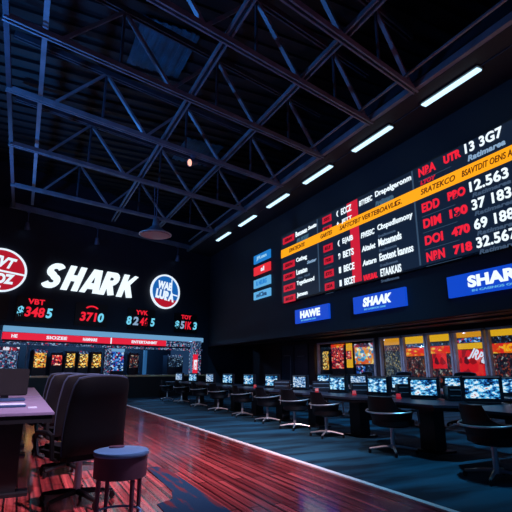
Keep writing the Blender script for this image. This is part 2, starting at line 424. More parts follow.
# beam on the far wall, and a lower header under it
m = MB(); p0 = bw(-10.8, .35); p1 = bw(-.4, .35)
m.bar((p0[0], p0[1], 7.62), (p1[0], p1[1], 7.62), .14, .22)
tag(m.build('roof_beam', 'steel'), 'blue steel beam along the top of the wall with the shark sign', 'roof beam', 'long beams tying the trusses')
# bulkhead edge beam
tag(MB().bar((7.44, -2, 7.56), (7.44, 23, 7.56), .12, .16).build('edge_beam', 'steel'), 'steel edge beam along the inner side of the strip light bulkhead', 'roof beam')

# lit spots of the roof deck, painted as lighter teal sheets
for x_, y_, lb in ((2.4, 10.2, 'teal painted lit patch of roof deck above the middle of the photo top'), (5.2, 15.3, 'teal painted lit patch of roof deck above the glowing spotlight')):
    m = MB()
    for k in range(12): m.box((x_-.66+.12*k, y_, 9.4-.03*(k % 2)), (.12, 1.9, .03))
    tag(m.build('lit_deck_patch', 'teal_lit_deck'), lb, 'roof patch', 'painted lit patches of the roof')
# hanging lamps
def spot(x, y, ztop, drop, label, glow, aim, rz=0, grp='spotlights hung from the roof steel'):
    t = empty('hanging_spotlight', (x, y, ztop), rz); tag(t, label, 'spotlight', grp)
    MB().tube([(0, 0, 0), (0, 0, -drop)], .018, 6).build('drop_rod', 'lamp_body', t)
    MB().box((0, 0, -.02), (.14, .14, .04)).build('clamp', 'lamp_body', t)
    d_ = Vector(aim).normalized(); q = d_.to_track_quat('-Z', 'Y').to_matrix().to_4x4()
    M = Matrix.Translation((0, 0, -drop-.02)) @ q
    b = MB().lathe([(.05, .16), (.075, .13), (.09, 0), (.12, -.14), (.115, -.14), (.08, -.02)], 14)
    b.v = [tuple(M @ Vector(v)) for v in b.v]; b.build('lamp_head', 'lamp_body', t, True)
    g = MB().lathe([(.1, -.12), (.1, -.13)], 14); g.v = [tuple(M @ Vector(v)) for v in g.v]; g.build('lens', glow, t)
    return t
for X_, s in ((-.5, 'small spotlight hung on the far wall above the left round logo'), (2.35, 'small spotlight hung on the far wall above the shark lettering'), (6.6, 'small spotlight hung on the far wall above the blue and red round logo')):
    p = bw(ux(X_), .35); spot(p[0], p[1], 7.52, .62, s, 'spot_glow_blue', (.1, .5, -1))
spot(3.93, 11.9, 7.44, .2, 'glowing pinkish white spotlight under the roof truss near the picture centre', 'spot_glow', (-.95, -.25, -.35))

# pendant
t = empty('pendant_lamp', (3.62, 14.75, 7.45)); tag(t, 'round pendant lamp with reddish mesh underside hung from a truss', 'pendant lamp')
MB().tube([(0, 0, 0), (0, 0, -1.25)], .02, 6).tube([(-.12, 0, 0), (-.05, 0, -1.3)], .012, 6).build('suspension', 'lamp_body', t)
MB().lathe([(.05, -1.15), (.1, -1.2), (.13, -1.45), (.3, -1.6), (.5, -1.72), (.52, -1.76), (.47, -1.76), (.28, -1.66)], 32).build('shade', 'steel', t, True)
MB().tube([(.53*x, .53*y, -1.75) for x, y in disc(36)], .022, 8, True).build('rim', 'chrome', t, True)
MB().lathe([(.49, -1.765), (.48, -1.79), (.2, -1.8), (.001, -1.8)], 32).build('grille', 'p_grille', t, True)

# ------------------------------------------------------------------ the odds board on the right wall
BY, BZ = 15.2, 3.78
bd = empty('odds_board', (8.99, BY, BZ), R(-90)); tag(bd, 'huge dark odds board with an orange ticker stripe, filling the right wall', 'odds board')
H = 2.66; Lb = 11.7
MB().box((Lb/2, -.06, H/2), (Lb+.1, .12, H+.1)).build('casing', 'black_plastic', bd)
MB().box((Lb/2, -.125, H/2), (Lb, .02, H)).build('screen', 'board_bg', bd)
F = -.137
def lx(Y): return BY-Y
def lz(z): return z-BZ
def strip(name, Y0, Y1, z0, z1, m, par=bd, d=.006, y=F):
    return MB().box(((lx(Y0)+lx(Y1))/2, y-d/2, (lz(z0)+lz(z1))/2), (abs(Y0-Y1), d, z1-z0)).build(name, m, par)
strip('divider', 12.66, 12.6, 3.8, 6.42, 'board_line'); strip('divider', 8.16, 8.11, 3.8, 6.42, 'board_line')
tk = strip('ticker_stripe', 15.2, 3.5, 5.54, 5.87, 'orange_led', d=.012)
for s, Y, w_ in (('DPATECNTE', 14.0, 1.25), ('GARTES', 12.1, .75), ('SAFTCFBT VERTEBOAVLS', 10.05, 2.9), ('G.', 8.7, .3), ('SRATEKCO', 7.35, 1.2), ('BSAVTDIT OENS AS', 5.95, 1.5), ('TEGOS', 4.5, 1.0)):
    text_part('ticker_text', s, lx(Y), lz(5.705), w_*.9, .15, 'orange_ink', tk, y=F-.014, shear=.25, bold=.015)
strip('red_column', 10.95, 10.42, 5.87, 6.42, 'red_dim', d=.005); strip('red_column', 10.85, 10.42, 3.8, 5.54, 'red_dim', d=.005)
rows = [6.25, 5.22, 4.77, 4.33, 3.9]
# column 1
def tagbar(Y, z, w_, h_, s):
    t_ = strip('red_tag', Y+w_/2, Y-w_/2, z-h_/2, z+h_/2, 'red_dim', d=.008)
    text_part('tag_text', s, lx(Y), lz(z), w_*.66, h_*.45, 'dark_ink', t_, y=F-.01, bold=.02, shear=.2)
for z, s, nmz, wn_ in zip(rows, ('SEBAN', 'SEBTN', 'GRUBS', 'SALES', 'BELES'), ('Besseen', 'Cathag', 'Lunaten', 'Trgatlansod', 'Jameen'), (.78, .72, .72, 1.15, .7)):
    tagbar(14.62, z-.06, .85, .26, s)
    text_part('team_text', nmz, lx(14.12)+wn_/2+.04, lz(z-.02), wn_, .2, 'white_led', bd, y=F, bold=.02)
text_part('team_text', 'Ssetts', lx(12.95), lz(6.24), .55, .14, 'white_led', bd, y=F, shear=.3)
text_part('note_text', 'BUSSIE', lx(13.6), lz(5.95), .85, .18, 'teal_led', bd, y=F, shear=.3)
text_part('note_text', 'Setter', lx(13.05), lz(4.98), .6, .12, 'pale_led', bd, y=F, shear=.3)
text_part('note_text', 'Gsa  Mall', lx(13.6), lz(4.52), .8, .08, 'dim_led', bd, y=F)
# column 2
for z, s, c in zip([6.24, 5.9, 5.22, 4.79, 4.33, 3.9], ('SES', 'IEL', 'ELE', 'TEIS', 'ETS', 'SEA'), ('( ECCZ', '+ JETT', '( E(AIB', '9 BETS', '1 BECE', 'I BECET')):
    tagbar(12.05, z, .52, .24 if z != 5.9 else .17, s)
    text_part('odds_text', c[0], lx(11.45), lz(z), .1, .2 if z != 5.9 else .12, 'white_led', bd, y=F, bold=.03)
    text_part('odds_text', c[2:], lx(10.98), lz(z), .52, .22 if z != 5.9 else .14, 'white_led', bd, y=F-.008, bold=.02)
    strip('row_rule', 12.3, 11.85, z-.235, z-.225, 'board_line')
for z, a, b_, wb in zip([6.24, 5.2, 4.77, 4.33, 3.88], ('BTYEIEC', 'FIVEISC', 'Aitalet', 'Aatarn', 'VAFLRAL'), ('Drapelgeronm', 'Cbspudlumony', 'Matsamnds', 'Ezotent kannss', 'ETAAKAIS'), (1.42, 1.35, .9, 1.28, .8)):
    text_part('team_text', a, lx(10.04), lz(z-.02), .6, .17, 'white_led' if z > 4 else 'red_led', bd, y=F, bold=.02 if z > 4 else .05, shear=.15)
    text_part('team_text', b_, lx(9.6)+wb/2, lz(z-.0), wb, .22, 'white_led', bd, y=F, bold=.02)
    text_part('note_text', 'Sealimnoa', lx(9.25), lz(z-.24), .7, .08, 'dim_led', bd, y=F)
text_part('note_text', 'Bralstetn', lx(9.25), lz(5.95), .75, .17, 'teal_led', bd, y=F, shear=.25)
# column 3
for z, a in zip([6.26, 5.27, 4.84, 4.39, 3.96], ('NBA', 'EDD', 'DIM', 'DOI', 'NBN')):
    text_part('red_text', a, lx(7.63), lz(z), .56, .24, 'red_led', bd, y=F, bold=.035)
    strip('row_rule', 7.95, 6.9, z-.235, z-.225, 'board_line')
text_part('red_text', 'LTOY', lx(7.63), lz(5.96), .5, .11, 'red_dim', bd, y=F, bold=.04, shear=.2)
for z, a, b_ in zip([6.27, 5.3, 4.85, 4.38, 3.95], ('UTR', 'PBO', '130', '470', '718'), ('13 3G7', '12.563', '37 183', '69 188', '32.567')):
    text_part('red_text', a, lx(6.84), lz(z), .5, .22, 'red_led', bd, y=F, bold=.05)
    text_part('odds_text', b_, lx(5.99), lz(z+.02), .96, .25, 'white_led', bd, y=F, bold=.025)
    text_part('note_text', 'Ratimarea', lx(5.95), lz(z-.2 if z < 6 else z-.25), .95, .1 if z < 6 else .14, 'pale_led' if z > 6 else 'dim_led', bd, y=F, shear=.2)
    text_part('odds_text', 'GS 14', lx(4.9), lz(z+.05), .7, .26, 'white_led', bd, y=F, bold=.04)
    text_part('red_text', 'OTN', lx(4.1), lz(z+.05), .5, .26, 'red_led', bd, y=F, bold=.06)

# four small lit labels left of the board
for z, m_, s, ink, lb in ((6.03, 'tab_blue', 'JFLuan', 'tab_ink', 'blue lit wall label, top of the four left of the odds board'), (5.49, 'tab_red', 'sl', 'logo_white', 'red lit wall label, second of the four left of the odds board'),
                     (4.91, 'tab_sky', 'IL NEURG', 'tab_blue', 'sky blue lit wall label, third of the four left of the odds board'), (4.38, 'tab_sky', 'mICIna', 'tab_navy', 'pale blue lit wall label, lowest of the four left of the odds board')):
    t = empty('wall_label', (8.99, 17.07, z), R(-90)); tag(t, lb, 'lit label', 'lit labels beside the odds board')
    MB().box((0, -.03, 0), (1.52, .06, .37 if z > 4.5 else .33)).build('light_panel', m_, t)
    text_part('lettering', s, 0 if s != 'sl' else .1, 0, .95 if s != 'sl' else .3, .2, ink, t, y=-.062, bold=.03)

# blue signs under the board
for yc, w_, s, tx, tw, sh, lb in ((13.3, 2.1, 'HAWE', 13.35, 1.25, 0, 'smallest blue lit sign under the left end of the odds board'), (9.88, 2.15, 'SHAAK', 9.9, 1.2, .2, 'middle blue lit sign with white letters under the odds board'), (6.25, 2.35, 'SHARK', 6.1, 1.5, 0, 'right blue lit sign under the odds board, cut by the photo edge')):
    t = empty('brand_sign', (8.99, yc, 3.11), R(-90)); t.name = 'lit_sign'; tag(t, lb, 'sign', 'blue lit signs under the odds board')
    MB().box((0, -.04, 0), (w_, .08, .5)).build('light_panel', 'sign_blue', t)
    text_part('lettering', s, yc-tx, .04, tw, .27, 'white_led', t, y=-.085, bold=.05, shear=sh)
    text_part('small_lettering', 'IN CASINOS ONE', yc-tx-.1, -.17, tw*.75, .05, 'tab_sky', t, y=-.085)

# ------------------------------------------------------------------ far wall: lettering, logos, prices
FR = 19.4
def on_far(name, X_, z, lb, cat, off=.02, grp=None):
    p = bw(ux(X_), off); t = empty(name, (p[0], p[1], z), BRZ); tag(t, lb, cat, grp); return t
t = on_far('shark_lettering', 2.47, 5.08, 'big white slanted SHARK letters on the dark far wall', 'sign lettering')
cu = 0
def arc(cx, cz, rx, rz_, a0, a1, n=10): return [(cx+rx*math.cos(R(a0+(a1-a0)*k/n)), cz+rz_*math.sin(R(a0+(a1-a0)*k/n))) for k in range(n+1)]
def stroke(mb, pts, wd_, z_lo, z_hi, sh, x0):
    P = [Vector(p) for p in pts]; L_, R_ = [], []
    for i, p in enumerate(P):
        d_ = (P[min(i+1, len(P)-1)]-P[max(i-1, 0)]).normalized(); n_ = Vector((-d_.y, d_.x))*wd_/2
        L_.append(p+n_); R_.append(p-n_)
    for i in range(len(P)-1):
        q = [L_[i], L_[i+1], R_[i+1], R_[i]]
        q = [(x0+v.x+sh*v.y, min(max(v.y, z_lo), z_hi)) for v in q]
        mb.plate(q, -.08, -.02)
LET = {'S': (.6, [arc(.31, .8, .2, .19, 20, 180, 8)+arc(.3, .8, .19, .2, 180, 255, 5)+arc(.31, .3, .2, .2, 75, 0, 5)+arc(.3, .3, .21, .19, 0, -160, 8)]),
       'H': (.62, [[(.12, 0), (.12, 1.1)], [(.52, 0), (.52, 1.1)], [(.12, .56), (.52, .56)]]),
       'A': (.7, [[(.1, -.02), (.3, 1.12)], [(.64, -.02), (.42, 1.12)], [(.2, .32), (.56, .32)]]),
       'R': (.64, [[(.12, 0), (.12, 1.1)], [(.1, .995), (.3, .995)]+arc(.32, .78, .2, .21, 85, -85, 8)+[(.1, .56)], [(.28, .54), (.54, -.02)]]),
       'K': (.66, [[(.12, 0), (.12, 1.1)], [(.16, .42), (.56, 1.14)], [(.28, .62), (.6, -.04)]])}
for ch, x_ in (('S', -2.12), ('H', -1.25), ('A', -.4), ('R', .47), ('K', 1.36)):
    m = MB()
    for pts in LET[ch][1]: stroke(m, [(a*1.16, b-.55) for a, b in pts], .27 if ch != 'S' else .25, -.55, .55, .34, x_)
    m.build('letter', 'white_led', t)
def ring(mb, r0, r1, y0, y1, n=48):
    vs = []; fs = []
    for k in range(n):
        c, s = math.cos(2*math.pi*k/n), math.sin(2*math.pi*k/n)
        vs += [(r0*c, y0, r0*s), (r1*c, y0, r1*s), (r1*c, y1, r1*s), (r0*c, y1, r0*s)]
    for k in range(n):
        j = (k+1) % n
        for a in range(4): fs.append((k*4+a, k*4+(a+1) % 4, j*4+(a+1) % 4, j*4+a))
    return mb.add(vs, fs)
def seg(r, a0, a1, n=20):   # circular segment between two angles
    return [(r*math.cos(R(a0+(a1-a0)*k/n)), r*math.sin(R(a0+(a1-a0)*k/n))) for k in range(n+1)]
t = on_far('round_logo', 6.16, 5.09, 'round blue logo with red base and white ring on the far wall', 'logo sign', grp='round logos on the far wall')
MB().plate([(x*.84, z*.84) for x, z in disc()], -.06, 0).build('disc', 'logo_blue', t)
MB().plate(seg(.83, 208, 332), -.07, -.05).build('red_segment', 'logo_red', t)
ring(MB(), .8, .88, -.1, 0).build('rim', 'logo_white', t)
MB().box((.36, -.075, .2), (.05, .02, .95)).box((.55, -.075, -.12), (.4, .02, .06), ry=R(8)).build('cross_lines', 'logo_white', t)
text_part('lettering', 'WAE', -.05, .3, .85, .42, 'logo_white', t, y=-.08, bold=.06, shear=.1, rot=R(-4))
text_part('lettering', 'LURA', -.02, -.2, 1.12, .48, 'logo_white', t, y=-.08, bold=.06, rot=R(-8))
t = on_far('round_logo', -1.12, 5.0, 'round dark red logo with white ring at the left photo edge', 'logo sign', grp='round logos on the far wall')
MB().plate([(x*.93, z*.84) for x, z in disc()], -.06, 0).build('disc', 'logo_red', t)
ring(MB(), .83, .9, -.1, 0).build('rim', 'logo_white', t); t.children[-1].scale = (1.06, 1, .96)
MB().box((.05, -.075, -.04), (1.75, .02, .07), ry=R(4)).build('cross_lines', 'logo_white', t)
text_part('lettering', 'LIVT', .0, .33, 1.05, .45, 'logo_white', t, y=-.08, bold=.05, shear=.35, rot=R(-6))
text_part('lettering', 'BOZ', .05, -.33, .95, .4, 'logo_white', t, y=-.08, bold=.06, shear=.1)
MB().plate([(x*.07, z*.05-.66) for x, z in disc(16)], -.08, -.05).build('dot', 'logo_white', t)

for X_, top, parts, lb in ((.28, 'VBT', (('$', 'cyan_led', -.58, .24), ('348', 'red_led', -.02, .78), ('5', 'cyan_led', .55, .26)), 'red and cyan price display below the letter S of the SHARK sign'),
                  (2.55, None, (('371', 'red_led', -.14, .78), ('0', 'cyan_led', .44, .28)), 'red and cyan price display with a small red arc above its digits'),
                  (4.96, 'YVK', (('8', 'cyan_led', -.68, .26), ('2', 'pale_led', -.33, .3), ('46', 'red_led', .12, .42), ('5', 'cyan_led', .62, .24)), 'red and cyan price display left below the blue round logo'),
                  (7.5, 'TOY', (('$', 'cyan_led', -.58, .26), ('5', 'pale_led', -.25, .26), ('1K', 'red_led', .13, .42), ('3', 'cyan_led', .58, .26)), 'red and cyan price display farthest right, near the corner'),
                  (-1.4, None, (('2', 'cyan_led', .28, .26),), 'cyan price digit cut by the left photo edge')):
    t = on_far('price_display', X_, 3.48, lb, 'price display', grp='price displays on the far wall')
    MB().box((0, .0, .1), (1.5, .04, 1.0)).build('backing', 'counter', t)
    for s, m_, dx, w_ in parts: text_part('digits', s, dx, 0, w_, .4, m_, t, y=-.03, bold=.035, shear=.12)
    if top: text_part('heading', top, .0, .42, .66, .22, 'red_led', t, y=-.03, bold=.03)
    elif X_ > 0: MB().plate([(x*.3, .34+z*.16) for x, z in seg(1, 15, 165)]+[(x*.22, .34+z*.1) for x, z in reversed(seg(1, 15, 165))], -.05, -.03).build('arc_mark', 'red_led', t)

# ------------------------------------------------------------------ lounge behind the far opening
def far_thing(name, u, off, z, lb, cat, grp=None):
    p = bw(u, off); t = empty(name, (p[0], p[1], z), BRZ); tag(t, lb, cat, grp); return t
# fascia
t = far_thing('lit_fascia', -5.4, 0, 2.33, 'red and pale blue lit fascia across the top of the lounge opening', 'lit sign')
MB().box((0, -.05, .43), (9.9, .12, .22)).build('pale_band', 'fascia_pale', t)
MB().box((-1.2, -.06, .16), (7.5, .14, .27)).build('red_band', 'fascia_red', t)
MB().box((3.6, -.06, .16), (1.9, .13, .27)).build('patterned_band', 'p_pattern', t)
MB().box((0, -.05, -.01), (9.9, .1, .07)).build('lower_rail', 'steel_dark', t)
MB().box((0, -.04, -.1), (9.9, .06, .1)).build('light_string', 'p_pattern', t)
for s, x_, w_ in (('HE', -4.55, .22), ('SIOZEE', -2.9, .85), ('HAMNARE', -1.45, .65), ('ENTERTAINMT', 1.3, 1.4)):
    text_part('lettering', s, x_, .16, w_, .13, 'logo_white', t, y=-.135, bold=.03)
for x_ in (-.45,): MB().box((x_, -.14, .16), (.05, .02, .27)).build('joint', 'logo_white', t)
# counter
t = far_thing('bar_counter', -5.4, .35, 0, 'long black bar counter below the lounge opening', 'counter')
MB().box((0, 0, .46), (9.9, .6, .92)).build('front', 'counter', t)
MB().box((0, 0, .945), (9.96, .68, .07), bev=.01).build('counter_top', 'counter_top', t)
# posts
for u, m_, w_, lb in ((-5.93, 'p_pattern', .24, 'patterned post in the middle of the lounge opening'), (-4.0, 'blue_pole', .14, 'glowing blue post right of the middle in the lounge opening'), (-9.35, 'pole_blue', .1, 'thin blue post near the left end of the lounge opening')):
    p = bw(u, .1); o = MB().box((0, 0, 0), (w_, .12, 1.12)).build('opening_post', m_); o.location = (p[0], p[1], 1.555); o.rotation_euler = (0, 0, BRZ); tag(o, lb, 'post')
t = far_thing('lit_pillar', -.95, .02, .97, 'pillar with a red poster at the right end of the lounge opening', 'pillar')
MB().box((.05, 0, .85), (.62, .2, 1.75)).build('body', 'p_pattern', t)
MB().box((-.28, -.11, .78), (.1, .03, 1.6)).build('edge_strip', 'stripe_blue', t)
MB().box((-.02, -.115, .55), (.3, .03, .95)).build('poster', 'fascia_red', t)
text_part('lettering', 'BET', -.02, .5, .22, .5, 'logo_white', t, y=-.135, bold=.04)
# slot machines
def machine(u, off, z, rz, w_, h_, scr, lb, grp, cat='slot machine', top=None, body='housing', base=.6):
    p = bw(u, off) if grp != 'slot machines behind the right hand windows' else (u, off)
    t = empty('slot_machine', (p[0], p[1], 0), rz); tag(t, lb, cat, grp)
    MB().box((0, 0, base/2), (w_+.16, .6, base), bev=.02).build('cabinet', body, t)
    MB().box((0, .05, base+(z+h_/2+.1-base)/2), (w_+.12, .45, z+h_/2+.1-base), bev=.02).build('upper_cabinet', body, t)
    MB().box((0, -.19, z), (w_, .05, h_)).build('screen', scr, t)
    MB().box((0, -.35, base+.06), (w_+.1, .3, .08), rx=R(-12), bev=.01).build('button_deck', 'steel_dark', t)
    if top: MB().box((0, -.16, z+h_/2+.06), (w_+.04, .12, .14)).build('topper', top, t)
    return t
G1 = 'slot machines in the lounge behind the counter'
for X_, w_, h_, scr, top, lb in ((1.1, .48, .62, 'p_fruit', 'p_pattern', 'slot machine with green and orange screen, leftmost lit one behind the bar counter'),
                   (1.78, .42, .42, 'p_red', None, 'slot machine with a red screen behind the bar counter'),
                   (2.35, .38, .6, 'p_yellow', None, 'slot machine with yellow screen just right of the red one'),
                   (2.92, .4, .6, 'p_yellow', 'p_pattern', 'slot machine with yellow screen in the middle of the yellow trio'),
                   (3.52, .42, .6, 'p_yellow', None, 'slot machine with yellow screen, rightmost of the yellow trio'),
                   (5.4, .45, .6, 'p_dark', None, 'dark slot machine between the bright blue screen and the glowing blue post'),
                   (7.8, .9, .5, 'p_blackblue', 'p_pattern', 'dark machine with pale blue lettering left of the lit pillar')):
    machine(ux(X_), -1.35, 1.62, BRZ, w_, h_, scr, lb, G1, top=top)
machine(ux(-.3), -1.0, 1.5, BRZ, .9, .95, 'p_pattern', 'tall patterned blue white machine at the left photo edge behind the counter', G1, top='p_header')
t = machine(ux(4.35), -1.1, 1.62, BRZ, .75, .9, 'p_blue', 'tall bright blue and pink screen machine right of the patterned post', G1, top='fascia_pale')
# ------------------------------------------------------------------ windows of the recess and what is behind them
def window(n, y0, y1, z0, z1, m_='frame_metal', x=11.98):
    t = empty('window_%d' % n, (x, (y0+y1)/2, z0), R(-90)); struct(t); w_ = y0-y1; h_ = z1-z0; f = .07
    MB().box((-w_/2, 0, h_/2), (f, .12, h_)).box((w_/2, 0, h_/2), (f, .12, h_)).box((0, 0, h_), (w_+f, .12, f)).box((0, 0, 0), (w_+f, .16, f)).build('window_frame', m_, t)
    MB().box((0, .02, h_/2), (w_-f, .012, h_-f)).build('window_pane', 'glass', t)
window(1, 17.35, 13.6, .6, 2.36)
W = [(13.25, 12.2), (12.1, 11.1), (11.0, 10.05), (9.93, 8.9), (8.75, 6.9), (6.8, 5.2)]
for k, (a, b_) in enumerate(W): window(k+2, a, b_, .6, 2.36, 'frame_metal')
G2 = 'slot machines behind the right hand windows'
def wmach(y, w_, h_, z, scr, lb, top=None): return machine(12.55, y, z, R(-90), w_, h_, scr, lb, G2, top=top)
wmach(17.35, .42, .8, 1.62, 'p_yellow', 'narrow machine with yellow screen, leftmost behind the right hand windows')
wmach(16.45, .8, .9, 1.72, 'p_red', 'machine with red and orange screen behind the leftmost wide window', top='p_banner')
t = wmach(15.62, .36, 1.0, 1.8, 'yellow_box', 'tall narrow machine glowing yellow behind the leftmost wide window')
MB().box((0, -.22, 1.82), (.34, .03, .36)).build('picture', 'p_red', t)
t = wmach(14.62, 1.25, .68, 1.78, 'p_big', 'large machine with orange treasure picture screen behind the leftmost wide window', top='p_header')
MB().box((-.3, -.2, 1.22), (.5, .05, .3)).build('lower_screen', 'p_blue', t); MB().box((.36, -.2, 1.22), (.5, .05, .3)).build('lower_screen', 'p_blackblue', t)
def cabinet(y0, y1, parts, lb):
    t = empty('display_cabinet', (12.62, (y0+y1)/2, 0), R(-90)); tag(t, lb, 'display cabinet', 'lit display cabinets behind the windows'); w_ = y0-y1+.04
    MB().box((0, .1, 1.2), (w_, .5, 2.36), bev=.02).build('cabinet', 'housing', t)
    for nm_, z0, z1, m_, fr in parts:
        wid = w_*fr; MB().box((0 if fr > .9 else -.1*w_, -.17-.01*(fr < .9), (z0+z1)/2), (wid*.98, .05, z1-z0)).build(nm_, m_, t)
    return t
cabinet(13.65, 12.6, [('header_light', 2.12, 2.36, 'yellow_dim', 1), ('screen', .8, 2.1, 'p_grey', 1)], 'lit cabinet with yellow header and grey green screen behind the second window')
cabinet(12.45, 11.45, [('header_light', 2.12, 2.36, 'yellow_box', 1), ('name_strip', 1.98, 2.1, 'p_pattern', 1), ('banner', 1.68, 1.96, 'p_banner', 1), ('screen', .8, 1.66, 'p_dark', 1)], 'lit cabinet with yellow header and red orange banner behind the third window')
cabinet(11.35, 10.4, [('header_light', 2.14, 2.36, 'yellow_box', 1), ('name_strip', 2.0, 2.12, 'p_blackblue', 1), ('banner', 1.74, 1.98, 'p_banner', 1), ('screen', .8, 1.72, 'p_dark', 1), ('red_panel', 1.25, 1.74, 'p_darkred', .6)], 'lit cabinet with orange banner over dark lights behind the fourth window')
t = cabinet(10.25, 9.2, [('header_light', 2.2, 2.36, 'yellow_dim', 1), ('name_strip', 2.04, 2.18, 'p_blue', 1), ('banner', 1.84, 2.02, 'yellow_box', 1), ('screen', .8, 1.82, 'p_darkred', 1)], 'lit cabinet with big red screen under a yellow band behind the fifth window')
text_part('scrawl', 'JRBa', .2, 1.6, .6, .4, 'logo_white', t, y=-.2, shear=.3, rot=R(-25))
t = cabinet(9.05, 7.1, [('header_light', 2.18, 2.4, 'yellow_box', 1), ('name_strip', 1.98, 2.16, 'p_blackblue', 1), ('banner', 1.68, 1.96, 'p_banner', 1), ('screen', .8, 1.66, 'p_dark', 1)], 'wide lit cabinet with yellow header and red lettered banner behind the rightmost window')
text_part('lettering', 'ICA', -.25, 1.82, .6, .2, 'orange_led', t, y=-.2, bold=.04)

# downlights in the recess ceiling
dl = None
for k, (x_, y_) in enumerate(((10.1, 11.1), (9.8, 13.1), (9.7, 15.6), (9.9, 8.9), (10.0, 17.2), (9.9, 6.9))):
    if dl is None:
        dl = empty('downlight', (x_, y_, 2.55)); MB().lathe([(.06, .0), (.075, -.02), (.06, -.025)], 16).build('trim_ring', 'steel_dark', dl); MB().lathe([(.04, -.022), (.04, -.03)], 12).build('bulb', 'down_glow', dl); l = dl
    else: l = copy_tree(dl); l.location = (x_, y_, 2.55)
    tag(l, ('small downlight in the low ceiling near the %s' % ('middle blue sign', 'gap between left and middle blue signs', 'left blue sign', 'right blue sign', 'far end of the low ceiling', 'photo edge')[k]), 'downlight', 'downlights in the low ceiling')

# ------------------------------------------------------------------ furniture
def tub_chair(rz=0):
    t = empty('swivel_chair', (0, 0, 0), rz)
    # front is local -y ; curved shell with arms
    n = 18; g = []
    for i, (z, ex) in enumerate(((.44, .86), (.55, .96), (.68, 1.02), (.8, 1.04))):
        r = []
        for j in range(n+1):
            a = R(-28+236*j/n)                      # sweeps from the right arm over the back to the left arm
            zz = z if i < 2 else (z - (.0 if 50 < math.degrees(a) < 130 else (.08 if i == 2 else .19)*min(1, abs(math.degrees(a)-90)/70)))
            r.append((.31*ex*math.cos(a), .27*ex*math.sin(a)-.0, zz))
        g.append(r)
    MB().shell(g, .035).build('backrest', 'leather', t, True)
    MB().prism([(x*.285, y*.27-.03) for x, y in disc(28)], .40, .47).lathe([(.2, .37), (.27, .4)], 24, (0, -.03, 0)).build('seat', 'leather', t, True)
    rail = []
    for j in range(25):
        a = R(-36+252*j/24); q = abs(math.degrees(a)-90)/126
        rail.append((.355*math.cos(a), .315*math.sin(a)-.01, .575+.055*q**2))
    rail = [(.3, -.2, .42)]+rail+[(-.3, -.2, .42)]
    MB().tube(rail, .0125, 8).build('arm_rail', 'chrome', t, True)
    MB().tube([(0, 0, .07), (0, 0, .38)], [.032, .026], 12).box((0, 0, .375), (.22, .22, .025)).build('column', 'chrome', t, True)
    for k in range(4):
        a = R(45+90*k); c, s = math.cos(a), math.sin(a)
        lg = MB().tube([(0, 0, .1), (.12*c, .12*s, .095), (.31*c, .31*s, .065)], [.026, .02, .014], 8).build('base_leg', 'chrome', t, True)
        MB().box((.31*c, .31*s, .03), (.045, .03, .06), rz=a+.6, bev=.01).build('caster', 'black_plastic', lg)
    return t
proto = tub_chair()
places = [(4.92, 3.7, 70), (5.08, 5.5, 98), (5.2, 7.35, 84), (5.28, 8.6, 98), (5.35, 9.95, 88), (5.4, 11.45, 80), (5.42, 13.2, 97), (5.45, 14.95, 86), (5.5, 17.0, 92), (5.5, 18.9, 84)]
cl = ['black tub swivel chair with chrome star base at the right photo edge', 'black tub swivel chair second from the right photo edge, chrome base fully in view',
      'black tub swivel chair third from the right photo edge'] + ['black tub swivel chair on the aisle side, %s counting from the right photo edge' % s for s in ('fourth', 'fifth', 'sixth', 'seventh', 'eighth', 'ninth')] + ['black tub swivel chair on the aisle side, the farthest, near the bar counter']
for k, (x_, y_, a) in enumerate(places):
    c = proto if k == 0 else copy_tree(proto)
    c.location = (x_, y_, 0); c.rotation_euler = (0, 0, R(a)); c.scale = (1.1, 1.1, 1.02) if k < 2 else (1, 1, 1); tag(c, cl[k], 'chair', 'tub chairs along the aisle side of the desks')

def desk(lenY, dX, lb, xc, yc, grp, top='desk_top'):
    t = empty('betting_desk', (xc, yc, 0)); tag(t, lb, 'desk', grp); a, b_ = dX/2, lenY/2; ch = .22
    poly = [(-a, -b_+ch), (-a+ch, -b_), (a, -b_), (a, b_), (-a+ch, b_), (-a, b_-ch)]
    MB().prism(poly, .70, .735).build('desktop', top, t)
    MB().prism([(x*.97, y*.97) for x, y in poly], .655, .70).build('apron', 'desk_black', t)
    MB().prism([(-.1, -.15), (.12, -.15), (.12, .15), (-.1, .15)], .03, .66).build('pedestal', 'desk_black', t)
    MB().prism([(-.17, -.24), (.22, -.24), (.22, .24), (-.17, .24)], 0, .025).build('foot_plate', 'desk_black', t)
    return t
G3 = 'black betting desks along the blue carpet'
dk = [(5.6, 3.45, 1.78), (5.75, 5.36, 1.8), (5.85, 7.2, 1.62)] + [(5.95, 8.8, 1.42), (5.97, 10.3, 1.42), (6.02, 11.8, 1.42), (6.04, 13.3, 1.42)] + [(6.15, y, 1.7) for y in (14.95, 16.8, 18.7)]
on = ['nearest the camera, cut by the right photo edge', 'second from the camera with a visible slab leg', 'third from the camera', 'fourth from the camera', 'fifth from the camera', 'sixth from the camera', 'seventh from the camera', 'eighth from the camera', 'ninth from the camera', 'farthest, near the bar counter']
for (x_, y_, l_), s in zip(dk, on): desk(l_, 1.3, 'black desk in the front row, '+s, x_, y_, G3)
d2 = [(8.0, 5.5, 1.9), (8.0, 7.5, 1.9), (8.0, 9.5, 1.9), (8.0, 11.5, 1.9), (8.0, 13.5, 1.9)]
for (x_, y_, l_), s in zip(d2, ('nearest the camera', 'second', 'third', 'fourth', 'farthest')): desk(l_, 1.1, 'black desk in the back row, %s from the right photo edge' % s if s not in ('nearest the camera', 'farthest') else 'black desk in the back row, '+s, x_, y_, 'black desks in the back row')

